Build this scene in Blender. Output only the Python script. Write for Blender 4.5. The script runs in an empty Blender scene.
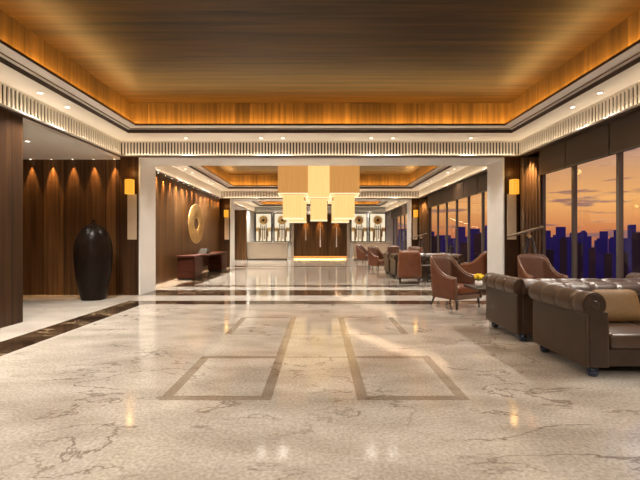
import bpy, bmesh, math, random
from mathutils import Vector, Matrix
random.seed(7)
PI = math.pi
sc = bpy.context.scene
COL = sc.collection

# ------------------------------------------------------------------ camera
cam_d = bpy.data.cameras.new('camera'); cam = bpy.data.objects.new('camera', cam_d); COL.objects.link(cam)
cam_d.sensor_width = 36.0; cam_d.lens = 36.0 * 410 / 640
cam_d.shift_y = -0.5 / 640
cam_d.clip_end = 2000; cam_d.clip_start = 0.05
cam.location = (0, 0, 1.25); cam.rotation_euler = (PI / 2, 0, 0)
sc.camera = cam
# ------------------------------------------------------------------ view
sc.view_settings.view_transform = 'Standard'; sc.view_settings.look = 'None'
sc.view_settings.gamma = 1.0; sc.view_settings.use_curve_mapping = False
sc.view_settings.exposure = 0.05
# ------------------------------------------------------------------ light levels
COVE_W = 9.5          # orange cove strips per metre
LEDGE_W = 1.0            # warm strips added to brighten frieze slats and soffit, per metre
SPOT_W = 330.0          # soffit downlights
SCALLOP_W = 70.0       # little wall grazers
SHADE_HI, SHADE_LO = 0.62, 1.08
WARM = (1.0, 0.93, 0.83); ORANGE = (1.0, 0.56, 0.17)

# ------------------------------------------------------------------ world: dusk sky
w = bpy.data.worlds.new('dusk_sky'); sc.world = w; w.use_nodes = True
nt = w.node_tree; nt.nodes.clear()
def N(nt, t, **kw):
    n = nt.nodes.new(t)
    for k, v in kw.items(): setattr(n, k, v)
    return n
tc = N(nt, 'ShaderNodeTexCoord'); sep = N(nt, 'ShaderNodeSeparateXYZ')
nt.links.new(tc.outputs['Generated'], sep.inputs[0])
mr = N(nt, 'ShaderNodeMapRange'); mr.inputs[1].default_value = -0.02; mr.inputs[2].default_value = 0.30
nt.links.new(sep.outputs[2], mr.inputs[0])
rp = N(nt, 'ShaderNodeValToRGB'); nt.links.new(mr.outputs[0], rp.inputs[0])
el = rp.color_ramp.elements
el[0].position = 0.0; el[0].color = (0.28, 0.09, 0.06, 1)
el[1].position = 1.0; el[1].color = (0.16, 0.17, 0.30, 1)
for p, c in ((0.12, (0.50, 0.165, 0.06, 1)), (0.30, (0.70, 0.33, 0.105, 1)), (0.5, (0.52, 0.26, 0.12, 1)), (0.72, (0.33, 0.22, 0.20, 1))):
    e = el.new(p); e.color = c
mp = N(nt, 'ShaderNodeMapping'); mp.inputs['Scale'].default_value = (7, 7, 60)
nt.links.new(tc.outputs['Generated'], mp.inputs[0])
nz = N(nt, 'ShaderNodeTexNoise'); nz.inputs['Scale'].default_value = 1.3; nz.inputs['Detail'].default_value = 5
nt.links.new(mp.outputs[0], nz.inputs[0])
cr = N(nt, 'ShaderNodeValToRGB'); nt.links.new(nz.outputs[0], cr.inputs[0])
cr.color_ramp.elements[0].position = 0.57; cr.color_ramp.elements[0].color = (0, 0, 0, 1)
cr.color_ramp.elements[1].position = 0.64; cr.color_ramp.elements[1].color = (1, 1, 1, 1)
mx = N(nt, 'ShaderNodeMix', data_type='RGBA'); mx.inputs[7].default_value = (0.20, 0.10, 0.10, 1)
ml = N(nt, 'ShaderNodeMath', operation='MULTIPLY'); ml.inputs[1].default_value = 0.85
nt.links.new(cr.outputs[0], ml.inputs[0]); nt.links.new(ml.outputs[0], mx.inputs[0]); nt.links.new(rp.outputs[0], mx.inputs[6])
bg = N(nt, 'ShaderNodeBackground'); bg.inputs[1].default_value = 1.45
nt.links.new(mx.outputs[2], bg.inputs[0])
wo = N(nt, 'ShaderNodeOutputWorld'); nt.links.new(bg.outputs[0], wo.inputs[0])

# ------------------------------------------------------------------ materials
def pbr(name, col, rough=0.5, metal=0.0, emit=None, es=0.0, spec=0.5, coat=0.0):
    m = bpy.data.materials.new(name); m.use_nodes = True
    b = m.node_tree.nodes['Principled BSDF']
    b.inputs['Base Color'].default_value = (*col, 1); b.inputs['Roughness'].default_value = rough
    b.inputs['Metallic'].default_value = metal; b.inputs['Specular IOR Level'].default_value = spec
    b.inputs['Coat Weight'].default_value = coat
    if emit: b.inputs['Emission Color'].default_value = (*emit, 1); b.inputs['Emission Strength'].default_value = es
    return m
def noisy(name, c1, c2, rough=0.5, scale=(1, 1, 1), nscale=6.0, metal=0.0, bump=0.0, spec=0.5, coat=0.0, detail=6):
    m = pbr(name, c1, rough, metal, spec=spec, coat=coat); t = m.node_tree; b = t.nodes['Principled BSDF']
    co = N(t, 'ShaderNodeTexCoord'); ma = N(t, 'ShaderNodeMapping'); ma.inputs['Scale'].default_value = scale
    t.links.new(co.outputs['Object'], ma.inputs[0])
    no = N(t, 'ShaderNodeTexNoise'); no.inputs['Scale'].default_value = nscale; no.inputs['Detail'].default_value = detail
    t.links.new(ma.outputs[0], no.inputs[0])
    r = N(t, 'ShaderNodeValToRGB'); r.color_ramp.elements[0].position = .3; r.color_ramp.elements[1].position = .7
    r.color_ramp.elements[0].color = (*c1, 1); r.color_ramp.elements[1].color = (*c2, 1)
    t.links.new(no.outputs[0], r.inputs[0]); t.links.new(r.outputs[0], b.inputs['Base Color'])
    if bump:
        bp = N(t, 'ShaderNodeBump'); bp.inputs['Strength'].default_value = bump; bp.inputs['Distance'].default_value = .01
        t.links.new(no.outputs[0], bp.inputs['Height']); t.links.new(bp.outputs[0], b.inputs['Normal'])
    return m
def wood(name, c1, c2, grain='Z', panel=0.47, rough=0.35, seam=0.012, var=0.5, along='XY', off=0.0, coat=0.0, spec=.5):
    """veneer in panels: grain runs along `grain`; panels step along `along`"""
    m = pbr(name, c1, rough, coat=coat, spec=spec); t = m.node_tree; b = t.nodes['Principled BSDF']; L = t.links.new
    co = N(t, 'ShaderNodeTexCoord'); ma = N(t, 'ShaderNodeMapping')
    ma.inputs['Scale'].default_value = {'Z': (9, 9, .35), 'X': (.35, 9, 9), 'Y': (9, .35, 9)}[grain]
    L(co.outputs['Object'], ma.inputs[0])
    sp = N(t, 'ShaderNodeSeparateXYZ'); L(co.outputs['Object'], sp.inputs[0])
    if along == 'XY':
        ad = N(t, 'ShaderNodeMath', operation='ADD'); L(sp.outputs[0], ad.inputs[0]); L(sp.outputs[1], ad.inputs[1]); src = ad.outputs[0]
    else: src = sp.outputs['XYZ'.index(along)]
    a2 = N(t, 'ShaderNodeMath', operation='ADD'); L(src, a2.inputs[0]); a2.inputs[1].default_value = 50 + off
    dv = N(t, 'ShaderNodeMath', operation='DIVIDE'); L(a2.outputs[0], dv.inputs[0]); dv.inputs[1].default_value = panel
    fl = N(t, 'ShaderNodeMath', operation='FLOOR'); L(dv.outputs[0], fl.inputs[0])
    fr = N(t, 'ShaderNodeMath', operation='FRACT'); L(dv.outputs[0], fr.inputs[0])
    wn = N(t, 'ShaderNodeTexWhiteNoise', noise_dimensions='1D'); L(fl.outputs[0], wn.inputs['W'])
    no = N(t, 'ShaderNodeTexNoise', noise_dimensions='4D'); no.inputs['Scale'].default_value = 1.6; no.inputs['Detail'].default_value = 7
    no.inputs['Distortion'].default_value = .35
    L(ma.outputs[0], no.inputs['Vector'])
    w5 = N(t, 'ShaderNodeMath', operation='MULTIPLY'); L(wn.outputs[0], w5.inputs[0]); w5.inputs[1].default_value = 9; L(w5.outputs[0], no.inputs['W'])
    r = N(t, 'ShaderNodeValToRGB'); r.color_ramp.elements[0].position = .28; r.color_ramp.elements[1].position = .72
    r.color_ramp.elements[0].color = (*c1, 1); r.color_ramp.elements[1].color = (*c2, 1); L(no.outputs[0], r.inputs[0])
    # tone per panel
    mr2 = N(t, 'ShaderNodeMapRange'); L(wn.outputs[0], mr2.inputs[0]); mr2.inputs[3].default_value = 1 - var; mr2.inputs[4].default_value = 1
    gt = N(t, 'ShaderNodeMath', operation='GREATER_THAN'); L(fr.outputs[0], gt.inputs[0]); gt.inputs[1].default_value = seam / panel
    g2 = N(t, 'ShaderNodeMapRange'); L(gt.outputs[0], g2.inputs[0]); g2.inputs[3].default_value = .12 if seam else 1
    mu = N(t, 'ShaderNodeMath', operation='MULTIPLY'); L(mr2.outputs[0], mu.inputs[0]); L(g2.outputs[0], mu.inputs[1])
    vm = N(t, 'ShaderNodeVectorMath', operation='SCALE'); L(r.outputs[0], vm.inputs[0]); L(mu.outputs[0], vm.inputs['Scale'])
    L(vm.outputs[0], b.inputs['Base Color'])
    return m
def marble(name, c1, c2, vein, rough, vscale=0.55, vw=0.012, speck=0.3, coat=0.0):
    m = pbr(name, c1, rough, coat=coat, spec=.8); t = m.node_tree; b = t.nodes['Principled BSDF']; L = t.links.new
    co = N(t, 'ShaderNodeTexCoord'); ma = N(t, 'ShaderNodeMapping'); ma.inputs['Rotation'].default_value = (0, 0, .5); ma.inputs['Scale'].default_value = (1, 1.9, 1)
    L(co.outputs['Object'], ma.inputs[0])
    n1 = N(t, 'ShaderNodeTexNoise'); n1.inputs['Scale'].default_value = 1.4; n1.inputs['Detail'].default_value = 8; L(ma.outputs[0], n1.inputs[0])
    r1 = N(t, 'ShaderNodeValToRGB'); r1.color_ramp.elements[0].position = .35; r1.color_ramp.elements[1].position = .65
    r1.color_ramp.elements[0].color = (*c1, 1); r1.color_ramp.elements[1].color = (*c2, 1); L(n1.outputs[0], r1.inputs[0])
    # fine speckle
    n2 = N(t, 'ShaderNodeTexNoise'); n2.inputs['Scale'].default_value = 45; n2.inputs['Detail'].default_value = 5; L(co.outputs['Object'], n2.inputs[0])
    m2 = N(t, 'ShaderNodeMapRange'); L(n2.outputs[0], m2.inputs[0]); m2.inputs[1].default_value = .35; m2.inputs[2].default_value = .65
    m2.inputs[3].default_value = 1 - speck; m2.inputs[4].default_value = 1.0
    s2 = N(t, 'ShaderNodeVectorMath', operation='SCALE'); L(r1.outputs[0], s2.inputs[0]); L(m2.outputs[0], s2.inputs['Scale'])
    # veins
    n3 = N(t, 'ShaderNodeTexNoise'); n3.inputs['Scale'].default_value = vscale; n3.inputs['Detail'].default_value = 9; n3.inputs['Roughness'].default_value = .58; n3.inputs['Distortion'].default_value = .5
    L(ma.outputs[0], n3.inputs[0])
    sb = N(t, 'ShaderNodeMath', operation='SUBTRACT'); L(n3.outputs[0], sb.inputs[0]); sb.inputs[1].default_value = .5
    ab = N(t, 'ShaderNodeMath', operation='ABSOLUTE'); L(sb.outputs[0], ab.inputs[0])
    m3 = N(t, 'ShaderNodeMapRange'); L(ab.outputs[0], m3.inputs[0]); m3.inputs[1].default_value = 0; m3.inputs[2].default_value = vw
    m3.inputs[3].default_value = 1; m3.inputs[4].default_value = 0
    n4 = N(t, 'ShaderNodeTexNoise'); n4.inputs['Scale'].default_value = .9; n4.inputs['Detail'].default_value = 2; L(co.outputs['Object'], n4.inputs[0])
    m4 = N(t, 'ShaderNodeMapRange'); L(n4.outputs[0], m4.inputs[0]); m4.inputs[1].default_value = .44; m4.inputs[2].default_value = .54
    m4.inputs[4].default_value = .8
    mu = N(t, 'ShaderNodeMath', operation='MULTIPLY'); L(m3.outputs[0], mu.inputs[0]); L(m4.outputs[0], mu.inputs[1])
    mi = N(t, 'ShaderNodeMix', data_type='RGBA'); L(mu.outputs[0], mi.inputs[0]); L(s2.outputs[0], mi.inputs[6]); mi.inputs[7].default_value = (*vein, 1)
    L(mi.outputs[2], b.inputs['Base Color'])
    return m
M = {}
M['floor'] = marble('beige_marble', (.39, .335, .275), (.565, .50, .425), (.12, .08, .055), .09, vscale=.8, vw=.011, speck=.32)
M['floor_border'] = marble('pale_marble_border', (.42, .37, .32), (.50, .45, .39), (.35, .25, .18), .10, vscale=.8, vw=.006, speck=.15)
M['inlay'] = marble('taupe_marble_inlay', (.24, .185, .135), (.32, .25, .19), (.12, .08, .05), .12, speck=.3)
M['emperador'] = marble('dark_brown_marble', (.022, .013, .008), (.085, .050, .028), (.42, .30, .17), .09, vscale=1.6, vw=.03, speck=.6)
M['cream'] = noisy('cream_paint', (.76, .71, .64), (.80, .75, .68), .6, nscale=3)
M['portal'] = noisy('pale_stone_lining', (.82, .81, .79), (.86, .85, .83), .35, nscale=2)
M['grey_wall'] = noisy('pale_grey_wall', (.50, .49, .47), (.56, .55, .52), .5, nscale=2)
M['bronze'] = pbr('dark_bronze_trim', (.075, .045, .03), .35, .4)
M['slat'] = noisy('cream_slat', (.76, .69, .60), (.8, .73, .64), .5)
M['slat_back'] = noisy('brown_backing', (.045, .028, .018), (.06, .038, .024), .6)
M['wall_wood'] = wood('walnut_wall_panel', (.085, .038, .013), (.26, .125, .046), 'Z', .47, .42, .014, .5, off=.12, spec=.3)
M['batten_wood'] = wood('walnut_batten', (.060, .028, .009), (.155, .074, .026), 'Z', .16, .42, .012, .35, spec=.25)
M['dark_wood'] = wood('dark_walnut', (.030, .0125, .0045), (.085, .037, .0125), 'Z', .36, .5, .014, .35, spec=.2)
M['fascia'] = wood('amber_veneer_fascia', (.10, .052, .012), (.30, .165, .045), 'Z', .30, .42, .004, .35)
M['ceil_wood'] = wood('amber_veneer_ceiling', (.016, .0075, .0015), (.115, .055, .010), 'X', .62, .42, .0, .35, along='Y', spec=.22)
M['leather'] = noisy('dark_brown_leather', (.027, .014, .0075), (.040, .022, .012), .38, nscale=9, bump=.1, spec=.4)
M['leather_top'] = noisy('lighter_brown_leather', (.042, .022, .012), (.060, .033, .018), .34, nscale=9, bump=.1, spec=.5)  # lighter brown for arms, backrest and seat cushions
M['tan'] = noisy('russet_leather', (.125, .037, .012), (.17, .052, .017), .38, nscale=8, bump=.05)
M['tan_in'] = noisy('brown_leather_inside', (.115, .052, .030), (.15, .07, .04), .40, nscale=8, bump=.05)
M['trim_wood'] = noisy('polished_walnut_trim', (.14, .075, .045), (.2, .11, .07), .22, scale=(1, 1, 6), coat=.5)
M['leg_dark'] = pbr('dark_stained_leg', (.03, .016, .01), .3)
M['foot_blue'] = pbr('blue_black_lacquer_foot', (.006, .012, .032), .22, coat=.5)
M['pillow'] = noisy('ochre_cushion', (.12, .060, .012), (.16, .082, .020), .6, nscale=40, bump=.1)
M['vase'] = noisy('dark_bronze_glaze', (.008, .0045, .003), (.014, .008, .005), .30, nscale=5, bump=.12, spec=.12)
M['gold'] = noisy('gold_leaf', (.62, .40, .15), (.80, .56, .24), .33, nscale=5, metal=.75, bump=.35)
M['mahogany'] = noisy('mahogany', (.040, .009, .004), (.062, .015, .006), .55, scale=(6, .6, 6), nscale=3, spec=.18)
M['tube'] = pbr('dull_bronze_tube', (.22, .16, .11), .45, .3)
M['brass'] = pbr('aged_brass', (.42, .30, .17), .3, .85)
M['blind'] = noisy('taupe_blind', (.105, .078, .060), (.12, .09, .068), .75, nscale=30)
M['frame'] = pbr('anodised_grey_mullion', (.16, .15, .14), .35, .5)
M['curtain'] = noisy('brown_curtain', (.22, .13, .07), (.28, .175, .10), .7, scale=(1, 1, .1), nscale=20)
M['counter'] = noisy('beige_stone_counter', (.36, .29, .215), (.42, .34, .26), .3, nscale=1.2)
M['yellow'] = pbr('yellow_petal', (.85, .60, .02), .5)
M['white'] = pbr('white_ceramic', (.8, .78, .74), .3)
M['green'] = pbr('leaf_green', (.08, .16, .03), .5)
M['chrome'] = pbr('brushed_steel', (.5, .48, .45), .3, .9)
M['black'] = pbr('black_metal', (.02, .02, .02), .4)
M['book1'] = pbr('grey_book_cloth', (.04, .045, .055), .5); M['book2'] = pbr('silver_book_cover', (.10, .10, .11), .5)
M['paper'] = pbr('book_pages', (.26, .23, .18), .7)
def emit(name, col, s):
    return pbr(name, (0.02, 0.02, 0.02), .5, emit=col, es=s)
M['led'] = emit('downlight_lens', (1, .86, .66), 9)
M['led_strip'] = emit('warm_led_strip', (1, .76, .46), 2.5)
M['led_floor'] = emit('amber_floor_strip', (1, .38, .07), 1.0)
def lampshade(name, c_mid, c_edge, s):
    m = pbr(name, (.12, .07, .03), .7); t = m.node_tree; b = t.nodes['Principled BSDF']; L = t.links.new
    co = N(t, 'ShaderNodeTexCoord'); ma = N(t, 'ShaderNodeMapping'); ma.inputs['Scale'].default_value = (26, 26, 1.2); L(co.outputs['Object'], ma.inputs[0])
    no = N(t, 'ShaderNodeTexNoise'); no.inputs['Scale'].default_value = 1.2; L(ma.outputs[0], no.inputs[0])
    r = N(t, 'ShaderNodeValToRGB'); r.color_ramp.elements[0].color = (*c_mid, 1); r.color_ramp.elements[1].color = (*c_edge, 1)
    r.color_ramp.elements[0].position = .3; r.color_ramp.elements[1].position = .75
    L(no.outputs[0], r.inputs[0]); L(r.outputs[0], b.inputs['Emission Color']); b.inputs['Emission Strength'].default_value = s
    return m
M['shade_hi'] = lampshade('amber_silk_shade', (.90, .40, .10), (.98, .48, .14), SHADE_HI)
M['shade_lo'] = lampshade('golden_silk_shade', (1, .57, .19), (1, .66, .27), SHADE_LO)
M['shade_rim'] = emit('glowing_shade_hem', (1, .80, .46), 1.15)
M['sconce_glow'] = lampshade('sconce_shade_glow', (1, .36, .02), (1, .50, .05), 1.05)
M['sconce_panel'] = noisy('sconce_stone_strip', (.58, .44, .29), (.64, .50, .34), .5)
M['screen_glow'] = emit('backlit_cream_panel', (1, .84, .58), .92)
def glass():
    m = bpy.data.materials.new('window_glass'); m.use_nodes = True; t = m.node_tree; t.nodes.clear()
    tr = N(t, 'ShaderNodeBsdfTransparent'); tr.inputs[0].default_value = (.93, .94, .95, 1)
    gl = N(t, 'ShaderNodeBsdfGlossy'); gl.inputs['Roughness'].default_value = .02
    lw = N(t, 'ShaderNodeLayerWeight'); lw.inputs[0].default_value = .5; pw = N(t, 'ShaderNodeMath', operation='POWER'); pw.inputs[1].default_value = 4; t.links.new(lw.outputs['Facing'], pw.inputs[0]); fr = N(t, 'ShaderNodeMath', operation='MULTIPLY_ADD'); fr.inputs[1].default_value = .28; fr.inputs[2].default_value = .025; t.links.new(pw.outputs[0], fr.inputs[0])
    mx = N(t, 'ShaderNodeMixShader'); o = N(t, 'ShaderNodeOutputMaterial')
    t.links.new(fr.outputs[0], mx.inputs[0]); t.links.new(tr.outputs[0], mx.inputs[1]); t.links.new(gl.outputs[0], mx.inputs[2]); t.links.new(mx.outputs[0], o.inputs[0])
    return m
M['glass'] = glass()
def tower_mat(name, c, wcol):
    m = pbr(name, c, .6); t = m.node_tree; b = t.nodes['Principled BSDF']; L = t.links.new
    co = N(t, 'ShaderNodeTexCoord'); ma = N(t, 'ShaderNodeMapping'); ma.inputs['Scale'].default_value = (.3, .3, .3); L(co.outputs['Object'], ma.inputs[0])
    no = N(t, 'ShaderNodeTexNoise'); no.inputs['Scale'].default_value = .25; L(ma.outputs[0], no.inputs[0])
    r = N(t, 'ShaderNodeValToRGB'); r.color_ramp.elements[0].color = (*c, 1); r.color_ramp.elements[1].color = (*wcol, 1)
    L(no.outputs[0], r.inputs[0]); L(r.outputs[0], b.inputs['Base Color'])
    return m
M['tower_haze'] = tower_mat('haze_blue_tower', (.03, .02, .26), (.05, .035, .42))  # blue of dusk haze put into the base colour of far towers
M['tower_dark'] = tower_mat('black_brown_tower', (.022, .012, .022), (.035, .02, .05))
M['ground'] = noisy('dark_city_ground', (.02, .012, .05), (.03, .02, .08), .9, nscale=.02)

# ------------------------------------------------------------------ mesh helpers
class MB:
    def __init__(s): s.bm = bmesh.new()
    def box(s, x0, x1, y0, y1, z0, z1, bevel=0.0, seg=2, rot=None):
        vs = [s.bm.verts.new((x, y, z)) for z in (z0, z1) for y in (y0, y1) for x in (x0, x1)]
        fs = [s.bm.faces.new([vs[i] for i in q]) for q in ((0, 2, 3, 1), (4, 5, 7, 6), (0, 1, 5, 4), (2, 6, 7, 3), (0, 4, 6, 2), (1, 3, 7, 5))]
        if bevel:
            es = list({e for f in fs for e in f.edges})
            bmesh.ops.bevel(s.bm, geom=es, offset=bevel, segments=seg, affect='EDGES', profile=.5)
        return s
    def quad(s, *p, mi=0):
        f = s.bm.faces.new([s.bm.verts.new(q) for q in p]); f.material_index = mi; return s
    def cyl(s, p0, p1, r0, r1=None, n=12, cap=True):
        p0, p1 = Vector(p0), Vector(p1); r1 = r0 if r1 is None else r1
        d = (p1 - p0).normalized(); a = d.orthogonal().normalized(); b = d.cross(a)
        A = [s.bm.verts.new(p0 + r0 * (a * math.cos(2 * PI * i / n) + b * math.sin(2 * PI * i / n))) for i in range(n)]
        B = [s.bm.verts.new(p1 + r1 * (a * math.cos(2 * PI * i / n) + b * math.sin(2 * PI * i / n))) for i in range(n)]
        for i in range(n): s.bm.faces.new((A[i], A[(i + 1) % n], B[(i + 1) % n], B[i]))
        if cap: s.bm.faces.new(A[::-1]); s.bm.faces.new(B)
        return s
    def lathe(s, prof, n=32, c=(0, 0)):
        rings = []
        for r, z in prof:
            if r < 1e-5: rings.append([s.bm.verts.new((c[0], c[1], z))])
            else: rings.append([s.bm.verts.new((c[0] + r * math.cos(2 * PI * i / n), c[1] + r * math.sin(2 * PI * i / n), z)) for i in range(n)])
        for A, B in zip(rings, rings[1:]):
            for i in range(n):
                j = (i + 1) % n
                if len(A) == 1 and len(B) == 1: continue
                if len(A) == 1: s.bm.faces.new((A[0], B[j], B[i]))
                elif len(B) == 1: s.bm.faces.new((A[i], A[j], B[0]))
                else: s.bm.faces.new((A[i], A[j], B[j], B[i]))
        return s
    def tube(s, pts, r, n=8):
        pts = [Vector(p) for p in pts]; rings = []
        for i, p in enumerate(pts):
            d = (pts[min(i + 1, len(pts) - 1)] - pts[max(i - 1, 0)]).normalized()
            up = Vector((0, 0, 1)) if abs(d.z) < .95 else Vector((0, 1, 0))
            a = d.cross(up).normalized(); b = a.cross(d)
            rr = r[i] if isinstance(r, (list, tuple)) else r
            rings.append([s.bm.verts.new(p + rr * (a * math.cos(2 * PI * k / n) + b * math.sin(2 * PI * k / n))) for k in range(n)])
        for A, B in zip(rings, rings[1:]):
            for k in range(n): s.bm.faces.new((A[k], A[(k + 1) % n], B[(k + 1) % n], B[k]))
        s.bm.faces.new(rings[0][::-1]); s.bm.faces.new(rings[-1])
        return s
    def grid(s, fn, nu, nv, closed_u=False):
        V = [[s.bm.verts.new(fn(u / nu, v / nv)) for v in range(nv + 1)] for u in range(nu + (0 if closed_u else 1))]
        R = len(V)
        for u in range(nu):
            for v in range(nv):
                s.bm.faces.new((V[u][v], V[(u + 1) % R][v], V[(u + 1) % R][v + 1], V[u][v + 1]))
        return s
    def build(s, name, m, parent=None, smooth=False, struct=False, label=None, cat=None, group=None, subsurf=0):
        bmesh.ops.recalc_face_normals(s.bm, faces=s.bm.faces)
        me = bpy.data.meshes.new(name); s.bm.to_mesh(me); s.bm.free()
        for x in (m if isinstance(m, list) else [m]): me.materials.append(x)
        if smooth:
            for p in me.polygons: p.use_smooth = True
        o = bpy.data.objects.new(name, me); COL.objects.link(o)
        if parent: o.parent = parent
        if subsurf:
            md = o.modifiers.new('subdivision', 'SUBSURF'); md.levels = subsurf; md.render_levels = subsurf
        if struct: o['kind'] = 'structure'
        if label: o['label'] = label
        if cat: o['category'] = cat
        if group: o['group'] = group
        return o
def autosmooth(o, ang=40):
    me = o.data
    for p in me.polygons: p.use_smooth = True
    bm = bmesh.new(); bm.from_mesh(me)
    for e in bm.edges:
        if len(e.link_faces) == 2 and e.calc_face_angle(0) > math.radians(ang): e.smooth = False
    bm.to_mesh(me); bm.free()
    return o
def thing(name, label, cat, loc=(0, 0, 0), rz=0, group=None):
    o = bpy.data.objects.new(name, None); COL.objects.link(o); o.empty_display_size = .2
    o.location = loc; o.rotation_euler = (0, 0, rz); o['label'] = label; o['category'] = cat
    if group: o['group'] = group
    return o
def copy_thing(src, loc, rz, label, group=None):
    r = src.copy(); COL.objects.link(r); r.location = loc; r.rotation_euler = (0, 0, rz); r['label'] = label
    if group: r['group'] = group
    for ch in list(src.children):
        c = ch.copy(); COL.objects.link(c); c.parent = r
        for g in list(ch.children):
            d = g.copy(); COL.objects.link(d); d.parent = c
    return r
def sbox(name, b, m, **k):
    return MB().box(*b).build(name, m, struct=True, **k)
def area(name, loc, size, power, col, direction):
    l = bpy.data.lights.new(name, 'AREA'); l.shape = 'RECTANGLE'; l.size, l.size_y = size; l.energy = power; l.color = col
    o = bpy.data.objects.new(name, l); COL.objects.link(o); o.location = loc
    o.rotation_euler = Vector(direction).to_track_quat('-Z', 'Y').to_euler()
    return o
def spot(name, loc, power, col, direction=(0, 0, -1), ang=100, blend=.8, rad=.03, parent=None):
    l = bpy.data.lights.new(name, 'SPOT'); l.energy = power; l.color = col; l.spot_size = math.radians(ang); l.spot_blend = blend; l.shadow_soft_size = rad
    o = bpy.data.objects.new(name, l); COL.objects.link(o); o.location = loc
    o.rotation_euler = Vector(direction).to_track_quat('-Z', 'Y').to_euler()
    if parent: o.parent = parent
    return o
ORD = ['first', 'second', 'third', 'fourth', 'fifth', 'sixth', 'seventh', 'eighth', 'ninth', 'tenth', 'eleventh', 'twelfth', 'thirteenth', 'fourteenth',
       'fifteenth', 'sixteenth', 'seventeenth', 'eighteenth', 'nineteenth', 'twentieth']

# ------------------------------------------------------------------ the shell
RX = 4.47                   # frieze face
RINGS = [(0.73, 9.23), (10.1, 18.6), (19.45, 28.0)]
PORTALS = [(-.14, .73), (9.23, 10.1), (18.6, 19.45)]
OL, OR = -4.05, 4.12        # portal opening
WX = 5.0                    # window plane
PITCH = 9.37
YB, YE = -3.0, 28.0

# floor: one mesh, inlays as material cells
def floor_mat(x, y):
    if y < 28 and y > 0:
        for k in range(3):
            yo = y - PITCH * k
            if -4.5 < x < 4.5:
                if 9.15 < yo < 10.13: return 3 if OL < x < OR else (1 if k == 0 else 3)
                if 8.37 < yo <= 9.15 or 10.13 <= yo < 10.85: return 1
                if 10.85 <= yo < 11.22 and abs(x) < 3.9: return 3
                if k < 2 and -3.9 < x < 3.9 and 7.91 < yo < 8.37: return 3
            if k < 2 and 3.42 < abs(x) < 3.9 and (11.22 - PITCH if k else -4) < yo < 8.37: return 3
            if k == 0 and 3.36 < abs(x) <= 3.42 and yo < 7.91: return 1
            if k == 0 and abs(x) > 3.9 and yo < 8.37: return 1
            X = x + .045
            if k < 2 and abs(X) < 1.215 and 3.19 < yo < 6.60:
                a = abs(X)
                if 0.335 < a < .425: return 2
                if a > 1.125 and (yo < 4.40 or yo > 5.40): return 2
                if (3.19 < yo < 3.28 or 4.31 < yo < 4.40) and a > .335: return 2
                if 4.34 < yo < 4.37 or 5.40 < yo < 5.44 or (6.55 < yo and a > .335): return 2
    elif 3.42 < abs(x) < 3.9: return 3
    return 0
xs = sorted({-8.2, -4.5, OL, OR, 4.5, 5.6, 0.0} | {s * v for s in (1, -1) for v in (3.36, 3.42, 3.9)} | {s * v - .045 for s in (1, -1) for v in (.335, .425, 1.125, 1.215)})
ysb = (9.15, 10.13, 8.37, 7.91, 10.85, 11.22, 3.19, 3.28, 4.31, 4.34, 4.37, 4.40, 5.40, 5.44, 6.55, 6.60)
ys = sorted({YB, 0.0, YE + .4} | {v + PITCH * k for k in range(3) for v in ysb if v + PITCH * k < YE})
fm = MB(); gv = {}
for i, x in enumerate(xs):
    for j, y in enumerate(ys): gv[i, j] = fm.bm.verts.new((x, y, 0))
for i in range(len(xs) - 1):
    for j in range(len(ys) - 1):
        f = fm.bm.faces.new((gv[i, j], gv[i + 1, j], gv[i + 1, j + 1], gv[i, j + 1]))
        f.material_index = floor_mat((xs[i] + xs[i + 1]) / 2, (ys[j] + ys[j + 1]) / 2)
fm.build('floor', [M['floor'], M['floor_border'], M['inlay'], M['emperador']], struct=True)

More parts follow.
